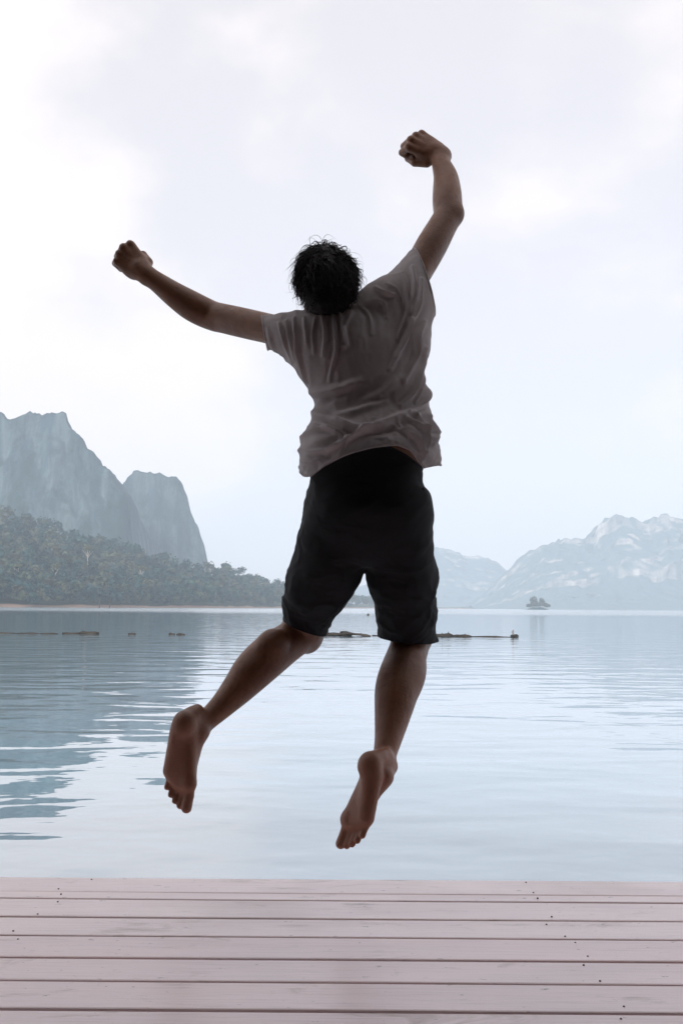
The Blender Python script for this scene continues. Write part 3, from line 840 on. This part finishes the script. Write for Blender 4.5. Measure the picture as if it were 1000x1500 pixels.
def foot(ankle, Ld, Nd, medial_sign):
    """Ld heel->toe, Nd out of the sole"""
    Ld = unit(Ld); Nd = unit(Nd - Ld * np.dot(Ld, Nd)); Md = np.cross(Ld, Nd) * medial_sign
    sc = .96
    o = ankle - Ld * .058 * sc + Nd * .076                # back of the heel at sole level
    def q(l, mm, nn): return o + (Ld * l + Md * mm * .90) * sc + Nd * nn
    AX = [Ld, Md, Nd]
    B.ell(q(.030, 0, -.026), (.034, .0305, .029), AX, .016)
    B.cone(q(.020, 0, -.035), q(.000, .0, -.085), .024, .015, .02)                   # back of heel to achilles
    B.cone(q(.012, 0, -.06), ankle + (ankle - q(.058, 0, 0)) * .5 - Ld * .02, .018, .018, .02)
    B.ell(q(.058, .030, -.080), (.014, .010, .014), AX, .012); B.ell(q(.052, -.032, -.072), (.014, .010, .014), AX, .012)   # malleoli
    B.cone(q(.060, 0, -.072), q(.150, .010, -.040), .033, .022, .022)                # instep
    heads = [(.182, .030, -.020, .0205), (.188, .010, -.018, .0165), (.182, -.008, -.017, .0155), (.172, -.024, -.016, .0145), (.158, -.038, -.016, .0145)]
    for i, (l, mm, nn, r) in enumerate(heads):
        st = q(.055, .004 - .006 * i, -.030 - (.012 if i < 2 else 0))
        B.cone(st, q(l, mm, nn), .021, r, .012)
    B.cone(q(.04, -.012, -.026), q(.155, -.036, -.019), .022, .0165, .012)           # outer edge
    B.ell(q(.180, .031, -.016), (.022, .020, .013), AX, .010)                         # ball
    B.ell(q(.165, -.018, -.016), (.022, .026, .010), AX, .012)
    toes = [(.214, .034, .246, .033, .0125, .0138), (.216, .012, .243, .010, .0085, .0098), (.208, -.006, .233, -.008, .0082, .0092), (.196, -.022, .219, -.024, .008, .0088), (.180, -.037, .201, -.039, .0078, .0085)]
    for i, (l0, m0, l1, m1, r0, r1) in enumerate(toes):
        hd = heads[i]
        B.cone(q(hd[0], hd[1], hd[2] - .002), q(l0, m0, -.019), hd[3] * .78, r0, .006)
        B.cone(q(l0, m0, -.019), q(l1, m1, -.010), r0, r1, .003)


foot(J['lan'], W(267, 1178, 2.62) - W(272, 1048, 2.585), np.array([-.42, -.90, .02]), -1)
foot(J['ran'], W(514, 1243, 2.545) - W(541, 1106, 2.525), np.array([-.66, -.74, .06]), 1)
V, Q = B.mesh(); del B.F
V = relax(V, Q, 1, .5)
wj = np.zeros(len(V))                                   # soften the creases where limb segments meet
for j_ in ('lel', 'rel', 'lkn', 'rkn', 'lan', 'ran', 'lwr', 'rwr'):
    r_ = .10 if j_[1:] in ('el', 'kn') else .04
    wj = np.maximum(wj, 1 - sstep(np.linalg.norm(V - J[j_], axis=1), r_ * .5, r_))
for _ in range(14):
    V = V + (relax(V, Q, 1, .6) - V) * wj[:, None]

m, t, b = mat('tanned_skin', rough=.44); n = N(t)
vo = n.coord('Object')
c = n.mix(n.rng(n.noise(vo, 9, 4), .3, .7), (.19, .080, .042), (.28, .130, .072))
c = n.mix(n.rng(n.noise(vo, 60, 3), .5, .8, 0, .5), c, (.15, .065, .042))
g_ = n.add('NewGeometry'); sp = n.add('SeparateXYZ'); n.link(g_.outputs['Position'], sp.inputs[0])
soles = n.rng(sp.outputs['Z'], .90, .80)
c = n.mix(n.math('MULTIPLY', soles, .45), c, (.42, .19, .12))
n.link(c, b.inputs['Base Color'])
hgt_ = n.math('ADD', n.noise(vo, 170, 4, .65), n.math('MULTIPLY', n.noise(n.coord('Object', (1, 1, .6)), 38, 4, .6), 1.6))
n.link(n.bump(hgt_, .55, .0022), b.inputs['Normal'])
n.link(n.rng(n.noise(vo, 30, 3), .3, .7, .36, .56), b.inputs['Roughness'])
b.inputs['Subsurface Weight'].default_value = .12; b.inputs['Subsurface Radius'].default_value = (.012, .005, .003); b.inputs['Subsurface Scale'].default_value = .6
M_SKIN = m
person = empty('person', tuple(J['pelvis'])); tag(person, 'barefoot person in grey t-shirt and black shorts jumping with both fists raised', 'person')
IP = Vector(J['pelvis'])


def pchild(name, V, Q, m, parent=None):
    """child of the person: geometry is given in world coordinates"""
    me = mesh_np(name, np.asarray(V) - J['pelvis'], Q)
    return obj(name, me, m, parent or person)


body = pchild('body', V, Q, M_SKIN)

# eyes (face is turned away, towards the lake)
M_EYE, t, b = mat('eye_white', (.7, .68, .65), .2); M_IRIS, _, _ = mat('brown_iris', (.05, .025, .015), .15)
for sx in (-1, 1):
    bm = bmesh.new(); bmesh.ops.create_uvsphere(bm, u_segments=14, v_segments=10, radius=.0125); me = bpy.data.meshes.new('eye'); bm.to_mesh(me); bm.free()
    e = obj('eye', me, M_EYE, person, tuple(hp(sx * .031, .078, -.004) - J['pelvis']))
    bm = bmesh.new(); bmesh.ops.create_uvsphere(bm, u_segments=12, v_segments=8, radius=.006); me = bpy.data.meshes.new('iris'); bm.to_mesh(me); bm.free()
    obj('iris', me, M_IRIS, e, tuple(fwd * .0085))

# ------------------------------------------------------------------ hair
m, t, b = mat('dark_brown_hair', (.014, .010, .008), .6); M_HAIR = m
rng = np.random.default_rng(77)
HV, HF = [], []; off = 0
E0 = hp(0, -.012, .020); ER = np.array([.069, .088, .079])
def scalp(d): return E0 + rt * d[0] * ER[0] + fwd * d[1] * ER[1] + upv * d[2] * ER[2]
def add_lock(path, rad, sides=3):
    global off
    v, f = tube(path, rad, sides, False); HV.append(v); HF.append(np.array(f) + off); off += len(v)
crownd = unit([.15, -.55, .80])
for k in range(6500):
    if k % 9 == 0: dcl = unit(rng.normal(size=3)); ph0 = rng.uniform(0, 6.28); tn0 = rng.uniform(.5, 1.5); fl0 = rng.normal(size=3) * .45
    d = unit(dcl + rng.normal(size=3) * .10)
    if d[1] > .45 and d[2] < .45: continue            # face
    if d[2] < -.78: continue
    if d[2] < -.35 and d[1] > .05: continue
    fine = k % 4 == 0
    ln = rng.uniform(.035, .078) * (1.15 if fine else 1)
    flow = d - crownd * np.dot(d, crownd) + np.array([.10, .0, -.35]) + fl0 + rng.normal(size=3) * .12
    nn = unit(rt * d[0] / ER[0] + fwd * d[1] / ER[1] + upv * d[2] / ER[2])
    fl3 = rt * flow[0] + fwd * flow[1] + upv * flow[2]; fl3 = unit(fl3 - nn * np.dot(fl3, nn)); sd_ = np.cross(nn, fl3)
    ph = ph0 + rng.normal() * .5; turns = tn0 + rng.normal() * .15; cr_ = rng.uniform(.004, .013)
    p0 = scalp(d) - nn * .006; npt = 10; path = []
    lift = rng.uniform(.004, .018) * (1.5 if fine else 1) * (1.6 if (k // 9) % 5 == 0 else 1); dn = np.array([0, 0, -1.0])
    for q in range(npt):
        s = q / (npt - 1)
        path.append(p0 + nn * (lift * math.sin(min(s * 2.0, 1.7)) + cr_ * .7 * math.cos(ph + turns * 6.28 * s) * s) + fl3 * ln * s * .85 + sd_ * cr_ * math.sin(ph + turns * 6.28 * s) * s + dn * ln * .28 * s * s
                    - nn * .004 * s * s * s)
    r0 = rng.uniform(.0004, .0007) if fine else rng.uniform(.0009, .0021)
    add_lock(path, r0 * np.array([1, 1, 1, 1, .95, .9, .8, .65, .4, .12]))
hair = pchild('hair', np.concatenate(HV), np.concatenate(HF), M_HAIR)
# scalp-hugging mass under the locks
H = Field(hc - .19, hc + .19, .004)
H.ell(hp(0, -.016, .024), (.070, .086, .078), HA, .01); H.ell(hp(0, -.055, -.045), (.062, .045, .055), HA, .03)
hv, hq = H.mesh()
loc = np.stack([(hv - hc) @ rt, (hv - hc) @ fwd, (hv - hc) @ upv], 1)
hv = hv + vnormals(hv, hq) * (fbm(hv * 45, 3, 4) * .006)[:, None]
keep = ~((loc[:, 1] > .035) & (loc[:, 2] < .055))
hq = hq[keep[hq].all(1)]
pchild('hair_mass', hv, hq, M_HAIR, hair)

# ------------------------------------------------------------------ t-shirt
def cut_mesh(V, Q, gfun, passes=6):
    """keep g<0; snap the rim onto g=0"""
    g = gfun(V); keepv = g < .0026
    Q = Q[keepv[Q].all(1)]
    used = np.unique(Q); mp_ = np.full(len(V), -1); mp_[used] = np.arange(len(used)); V = V[used].copy(); Q = mp_[Q]
    E = np.sort(np.concatenate([Q[:, [0, 1]], Q[:, [1, 2]], Q[:, [2, 3]], Q[:, [3, 0]]]), 1)
    key = E[:, 0].astype(np.int64) * len(V) + E[:, 1]; uq, cnt = np.unique(key, return_counts=True)
    be = uq[cnt == 1]; bedges = np.stack([be // len(V), be % len(V)], 1); bv = np.unique(bedges)
    e = 1e-4
    for _ in range(passes):
        P = V[bv]; g0 = gfun(P); gr = np.stack([(gfun(P + np.eye(3)[j] * e) - g0) / e for j in range(3)], 1)
        st = -(g0 / np.maximum((gr ** 2).sum(1), 1e-3))[:, None] * gr
        ln = np.linalg.norm(st, axis=1)[:, None]; V[bv] = P + st * np.minimum(1, .008 / np.maximum(ln, 1e-9))
    # tidy rim
    for _ in range(6):
        S = np.zeros((len(V), 3)); c_ = np.zeros(len(V))
        for a_, b_ in ((0, 1), (1, 0)):
            np.add.at(S, bedges[:, a_], V[bedges[:, b_]]); np.add.at(c_, bedges[:, a_], 1)
        V[bv] = V[bv] * .5 + .5 * S[bv] / c_[bv][:, None]
    return V, Q, bedges


def loops(bedges):
    nb = {}
    for a_, b_ in bedges: nb.setdefault(int(a_), []).append(int(b_)); nb.setdefault(int(b_), []).append(int(a_))
    seen = set(); out = []
    for s0 in nb:
        if s0 in seen: continue
        lp = [s0]; seen.add(s0); cur = s0
        while True:
            nx_ = [q for q in nb[cur] if q not in seen]
            if not nx_: break
            cur = nx_[0]; seen.add(cur); lp.append(cur)
        if len(lp) > 20: out.append(lp)
    return out


def rim(V, lp, r, sides=6):
    P = V[lp]; k = max(24, len(P) // 2)
    s = np.linspace(0, len(P), k, endpoint=False).astype(int); P = P[s]
    for _ in range(2): P = .5 * P + .25 * (np.roll(P, 1, 0) + np.roll(P, -1, 0))
    P = np.vstack([P, P[:2]]); return tube(P, r, sides, False)


S = Field([-.36, 2.42, 1.20], [.34, 2.98, 2.20], .0034)
S.slices([row(462, 448, 548, 2.70, .055), row(478, 434, 590, 2.705, .088), row(500, 427, 607, 2.71, .112), row(530, 433, 617, 2.71, .124), row(552, 446, 622, 2.71, .126), row(575, 455, 627, 2.705, .124),
          row(598, 460, 630, 2.70, .116), row(620, 454, 634, 2.695, .134), row(645, 445, 638, 2.69, .160), row(675, 442, 641, 2.69, .166), row(720, 440, 642, 2.69, .166)], .03, 2.2)
S.cone(W(500, 478, 2.70), W(560, 446, 2.71), .050, .064, .05)
S.cone(W(570, 460, 2.71), W(627, 402, 2.77), .072, .083, .05)
S.cone(W(590, 500, 2.71), W(606, 440, 2.74), .07, .06, .05)
S.cone(W(462, 492, 2.70), W(425, 489, 2.73), .056, .052, .04); S.cone(W(425, 489, 2.73), W(372, 486, 2.81), .052, .049, .03)
S.cone(W(468, 530, 2.70), W(440, 500, 2.72), .06, .055, .04)
sv, sq = S.mesh(); del S.F
sv = relax(sv, sq, 2, .5)
sn = vnormals(sv, sq)
# folds: crests measured on the back (photo bearings carried to the plane of the back), (points, amplitude, half-width)
ZX, ZY = .3, .3
def zp(pts): return np.array([W(400 + a * ZX, 320 + b * ZY, 2.60)[[0, 2]] for a, b in pts])
FOLDS = [
    ([(100, 455), (112, 560), (120, 640), (150, 770)], .0065, .0055), ([(150, 465), (160, 540), (168, 610)], .005, .005), ([(205, 470), (192, 560), (200, 650)], .005, .0045),
    ([(232, 450), (252, 560), (240, 660)], .006, .005), ([(290, 455), (303, 560), (300, 660), (270, 790)], .0065, .005), ([(325, 450), (340, 540), (358, 625), (335, 640)], .008, .005),
    ([(385, 450), (355, 520), (345, 600)], .006, .005), ([(430, 410), (470, 470), (480, 560)], .004, .006), ([(500, 380), (545, 400), (555, 470)], .005, .006),
    ([(505, 310), (550, 345), (600, 350)], .007, .006), ([(560, 290), (610, 330), (640, 420)], .005, .005),
    ([(640, 220), (662, 330), (655, 450), (610, 580)], .008, .0055), ([(690, 190), (700, 300), (675, 420), (668, 520), (600, 680)], .009, .006), ([(735, 260), (722, 380), (690, 470), (640, 600), (570, 740)], .008, .006),
    ([(752, 470), (715, 560), (700, 660), (640, 800)], .009, .0065), ([(765, 600), (735, 720), (700, 830), (620, 920)], .008, .006), ([(778, 740), (768, 830), (735, 900), (660, 950)], .009, .006), ([(760, 690), (745, 800), (700, 890)], .006, .004),
    ([(165, 815), (250, 832), (340, 828), (420, 800)], .010, .011), ([(190, 850), (270, 870), (380, 850)], -.006, .010),
    ([(175, 905), (240, 960), (330, 1010), (430, 1045), (540, 1015), (640, 965), (770, 945)], .011, .011),
    ([(150, 1050), (230, 1035), (300, 1050), (370, 1090)], .009, .008), ([(135, 1110), (210, 1150), (300, 1140), (380, 1085), (470, 1050), (590, 1030)], .010, .0075),
    ([(180, 990), (240, 1010), (310, 1060)], .007, .006), ([(270, 1175), (310, 1120), (330, 1090)], .007, .005), ([(330, 1165), (380, 1100), (430, 1060)], .007, .005), ([(150, 1180), (190, 1200), (230, 1190)], .008, .007),
    ([(590, 1035), (670, 1075), (710, 1120), (730, 1185)], .009, .006), ([(640, 985), (700, 1010), (770, 1060)], .008, .006), ([(700, 955), (735, 1020), (745, 1100), (722, 1180)], .010, .006), ([(770, 960), (790, 1030), (780, 1110)], .008, .006),
    ([(600, 1000), (640, 1060), (650, 1100)], .006, .005), ([(420, 900), (520, 860), (620, 780)], .005, .012), ([(300, 960), (420, 940), (540, 900)], .005, .010),
    ([(20, 470), (40, 540), (80, 660)], .005, .006), ([(-40, 480), (-20, 560), (10, 620)], .004, .005), ([(60, 460), (75, 560), (110, 690)], .004, .006)]
dis = np.zeros(len(sv)); xz = sv[:, [0, 2]] + np.stack([fbm(sv * 14, 2, 31), fbm(sv * 14, 2, 33)], 1) * .004
for pts, amp, wd in FOLDS:
    P = zp(pts); P2 = []
    tt_ = np.linspace(0, len(P) - 1, 14 * (len(P) - 1)); ci = np.arange(len(P))
    P2 = np.stack([smooth_interp(tt_, ci, P[:, 0]), smooth_interp(tt_, ci, P[:, 1])], 1)
    best = np.full(len(sv), 9.); bt = np.zeros(len(sv))
    for i in range(len(P2) - 1):
        a_, b_ = P2[i], P2[i + 1]; d_ = b_ - a_; q = np.clip(((xz - a_) @ d_) / (d_ @ d_ + 1e-12), 0, 1)
        dd = np.hypot(*(xz - a_ - q[:, None] * d_).T); mk = dd < best; best = np.where(mk, dd, best); bt = np.where(mk, (i + q) / (len(P2) - 1), bt)
    taper = np.sin(np.clip(bt, .06, .94) * math.pi) ** .6
    wd2 = wd * 1.0
    dis += amp * 2.6 * taper * (np.exp(-(best / wd2) ** 2) - .42 * np.exp(-(best / (2.6 * wd2)) ** 2))
backw = sstep(-sn[:, 1], -.35, .25)
frontf = (ridged(sv * np.array([16., 5., 5.]) + fbm(sv * 6, 2, 3)[:, None], 2, 8)) * .006 * (1 - backw)
zh = W(520, 610, 2.6)[2]
hemw = sstep(-sv[:, 2], -zh - .02, -zh + .06)
warp = np.stack([fbm(sv * 9, 2, 41), fbm(sv * 9, 2, 43), fbm(sv * 9, 2, 45)], 1) * .35
crump = ridged(sv * np.array([13., 8., 24.]) + warp * 2, 3, 15) * .010 * hemw
slv = sstep(-sv[:, 0], .18, .23)
crump2 = ridged(sv * np.array([30., 12., 16.]) + warp, 2, 19) * .0035 * slv
fine = ridged(sv * np.array([26., 10., 13.]) + warp * 1.5, 2, 27) * .003
sv = sv + sn * (dis * backw + frontf + crump + crump2 + fine)[:, None]

hem_u = np.array([430, 441, 448, 456, 470, 490, 510, 545, 580, 598, 608, 615, 622, 632, 645]); hem_v = np.array([682, 690, 696, 697, 687, 677, 669, 660, 656, 662, 672, 682, 684, 681, 676])
hem_x = np.array([W(u, v, 2.60)[0] for u, v in zip(hem_u, hem_v)]); hem_zb = np.array([W(u, v, 2.58)[2] for u, v in zip(hem_u, hem_v)])
zf = W(540, 690, 2.84)[2]
pl0, pl1 = W(384, 461, 2.79), W(393, 514, 2.79); nl = unit([-(pl0[2] - pl1[2]), 0, (pl0[0] - pl1[0])]); nl = nl if nl[0] < 0 else -nl
pr0, pr1 = W(606, 366, 2.75), W(633, 455, 2.75); nrv = unit([(pr0[2] - pr1[2]), 0, -(pr0[0] - pr1[0])]); nrv = nrv if nrv[0] > 0 else -nrv
nk = W(496, 448, 2.70)


def gshirt(P):
    back = sstep(-(P[:, 1] - 2.70), -.06, .06)
    zh_ = np.interp(P[:, 0], hem_x, hem_zb) * back + (zf + .008 * np.sin(P[:, 0] * 30)) * (1 - back)
    g1 = zh_ - P[:, 2]
    g2 = (P - pl0) @ nl; g3 = (P - pr0) @ nrv
    q = (P - nk) / np.array([1.0, 1.15, .85]); g4 = .066 - np.linalg.norm(q, axis=1)
    return np.maximum(np.maximum(g1, g2), np.maximum(g3, g4))


sv, sq, be = cut_mesh(sv, sq, gshirt)
m, t, b = mat('grey_cotton', (.45, .41, .41), .9); n = N(t)
vo = n.coord('Object')
c = n.mix(n.rng(n.noise(vo, 220, 3, .6), .3, .7), (.50, .455, .455), (.62, .565, .565))
c = n.mix(n.rng(n.noise(vo, 6, 4), .35, .7, 0, .35), c, (.42, .38, .375))
n.link(c, b.inputs['Base Color']); b.inputs['Sheen Weight'].default_value = .15
wv = n.noise(n.coord('Object', (1, 1, 1)), 420, 2)
bp = n.bump(wv, .25, .001); n.link(bp, b.inputs['Normal'])
tr = n.add('BsdfTranslucent'); tr.inputs['Color'].default_value = (.78, .72, .71, 1)
ms = n.add('MixShader'); ms.inputs[0].default_value = .36
n.link(b.outputs[0], ms.inputs[1]); n.link(tr.outputs[0], ms.inputs[2]); n.link(ms.outputs[0], t.nodes['Material Output'].inputs['Surface'])
M_SHIRT = m
shirt = pchild('t_shirt', sv, sq, M_SHIRT)
for lp in loops(be):
    c_ = sv[lp].mean(0); nm = 'collar' if np.linalg.norm(c_ - nk) < .09 else ('hem' if c_[2] < zh + .05 else 'sleeve_cuff')
    v_, f_ = rim(sv, lp, .0042 if nm == 'collar' else .0028); pchild(nm, v_, np.array(f_), M_SHIRT, shirt)

# ------------------------------------------------------------------ shorts
K = Field([-.26, 2.44, .86], [.32, 3.06, 1.56], .0034)
K.slices([row(640, 474, 606, 2.70, .104), row(664, 468, 609, 2.70, .106), row(690, 460, 616, 2.70, .112), row(714, 452, 620, 2.70, .120), row(722, 451, 627, 2.70, .122), row(750, 447, 634, 2.70, .128), row(785, 444, 628, 2.715, .114), row(805, 450, 624, 2.725, .096), row(820, 480, 592, 2.735, .078), row(832, 515, 556, 2.745, .055)], .03, 2.3)
def leg(rows, k=.022):
    pts, rad = [], []
    for v, xl, xr, y in rows:
        a_, c_ = W(xl, v[0], y), W(xr, v[1], y); pts.append((a_ + c_) / 2); rad.append(np.linalg.norm(c_ - a_) / 2)
    K.chain(pts, rad, k)
leg([((750, 750), 446, 530, 2.72), ((795, 812), 438, 533, 2.74), ((820, 838), 431, 528, 2.765), ((845, 868), 423, 510, 2.79), ((880, 898), 418, 488, 2.83), ((915, 935), 416, 471, 2.87), ((950, 965), 410, 460, 2.90)])
leg([((750, 750), 545, 628, 2.72), ((800, 800), 535, 632, 2.74), ((845, 845), 541, 638, 2.785), ((890, 890), 554, 638, 2.83), ((935, 940), 558, 635, 2.88), ((970, 975), 559, 633, 2.91)])
kv, kq = K.mesh(); del K.F
kv = relax(kv, kq, 2, .5); kn_ = vnormals(kv, kq)
lowk = sstep(-kv[:, 2], -1.33, -1.15)
wr = ridged(kv * np.array([9., 9., 16.]) + fbm(kv * 6, 2, 3)[:, None] * 1.2, 3, 51) * .009 * (.45 + .55 * lowk) + fbm(kv * 11, 3, 7) * .004
# stretch folds running from crotch to the hips
kv = kv + kn_ * wr[:, None]
l0, l1 = W(412, 905, 2.87), W(474, 929, 2.87); nL = unit([(l1[2] - l0[2]), 0, -(l1[0] - l0[0])]); nL = nL if nL[2] < 0 else -nL
r0, r1 = W(553, 931, 2.88), W(641, 939, 2.88); nR = unit([(r1[2] - r0[2]), 0, -(r1[0] - r0[0])]); nR = nR if nR[2] < 0 else -nR
# legs are cut square to the thigh: tilt the cut planes with the leg
tl = unit(J['lkn'] - J['lhip']); tr_ = unit(J['rkn'] - J['rhip'])
nL = unit(nL + np.array([0, tl[1] * .25, 0])); nR = unit(nR + np.array([0, tr_[1] * .25, 0]))
xm = W(528, 900, 2.8)[0]; zw = W(590, 676, 2.6)[2]
wx = np.array([W(u, 660, 2.6)[0] for u in (430, 560, 590, 640)]); wz = np.array([W(540, v, 2.6)[2] for v in (652, 652, 664, 690)])


def gshort(P):
    gl_ = (P - (l0 + l1) / 2) @ nL; gr_ = (P - (r0 + r1) / 2) @ nR
    s = sstep(P[:, 0], xm - .004, xm + .004)
    g = gl_ * (1 - s) + gr_ * s
    return np.maximum(g, P[:, 2] - np.interp(P[:, 0], wx, wz))


kv, kq, be = cut_mesh(kv, kq, gshort)
m, t, b = mat('black_twill', (.012, .013, .017), .85); n = N(t)
vo = n.coord('Object')
n.link(n.mix(n.noise(vo, 8, 4), (.0035, .004, .0065), (.007, .008, .012)), b.inputs['Base Color'])
wv = n.add('TexWave'); wv.inputs['Scale'].default_value = 260; n.link(n.coord('Object', (1, 1, 1), (0, .78, 0)), wv.inputs['Vector'])
n.link(n.bump(wv.outputs['Fac'], .15, .0006), b.inputs['Normal'])
M_SHORT = m
shorts = pchild('shorts', kv, kq, M_SHORT)
for lp in loops(be):
    c_ = kv[lp].mean(0); nm = 'waistband' if c_[2] > 1.3 else 'hem'
    v_, f_ = rim(kv, lp, .004 if nm == 'waistband' else .0018); pchild(nm, v_, np.array(f_), M_SHORT, shorts)


def patch_piece(name, c, ax1, ax2, nrm_, w, h_, th, bulge, parent):
    """softly bulging cloth patch"""
    nu, nv = 10, 12; V_, F_ = [], []
    for i in range(nu):
        for j in range(nv):
            a_, b_ = i / (nu - 1) * 2 - 1, j / (nv - 1) * 2 - 1
            e = (1 - a_ ** 4) * (1 - b_ ** 4)
            V_.append(c + ax1 * a_ * w / 2 + ax2 * b_ * h_ / 2 + nrm_ * (th + bulge * e - .06 * w * a_ * a_))
    for i in range(nu):
        for j in range(nv):
            a_, b_ = i / (nu - 1) * 2 - 1, j / (nv - 1) * 2 - 1
            V_.append(c + ax1 * a_ * w / 2 * .98 + ax2 * b_ * h_ / 2 * .98 + nrm_ * (-.012 - .06 * w * a_ * a_))
    M_ = nu * nv
    for i in range(nu - 1):
        for j in range(nv - 1):
            q = (i * nv + j, (i + 1) * nv + j, (i + 1) * nv + j + 1, i * nv + j + 1); F_.append(q); F_.append(tuple(x + M_ for x in q[::-1]))
    for i in range(nu - 1):
        for j in (0, nv - 1): F_.append((i * nv + j, (i + 1) * nv + j, (i + 1) * nv + j + M_, i * nv + j + M_))
    for j in range(nv - 1):
        for i in (0, nu - 1): F_.append((i * nv + j, i * nv + j + 1, i * nv + j + 1 + M_, i * nv + j + M_))
    return pchild(name, np.array(V_), np.array(F_), M_SHORT, parent)


patch_piece('pocket_flap', W(622, 727, 2.67), np.array([0., 1, 0]), unit([-.16, 0, 1]), unit([1., -.25, 0]), .09, .036, .001, .003, shorts)
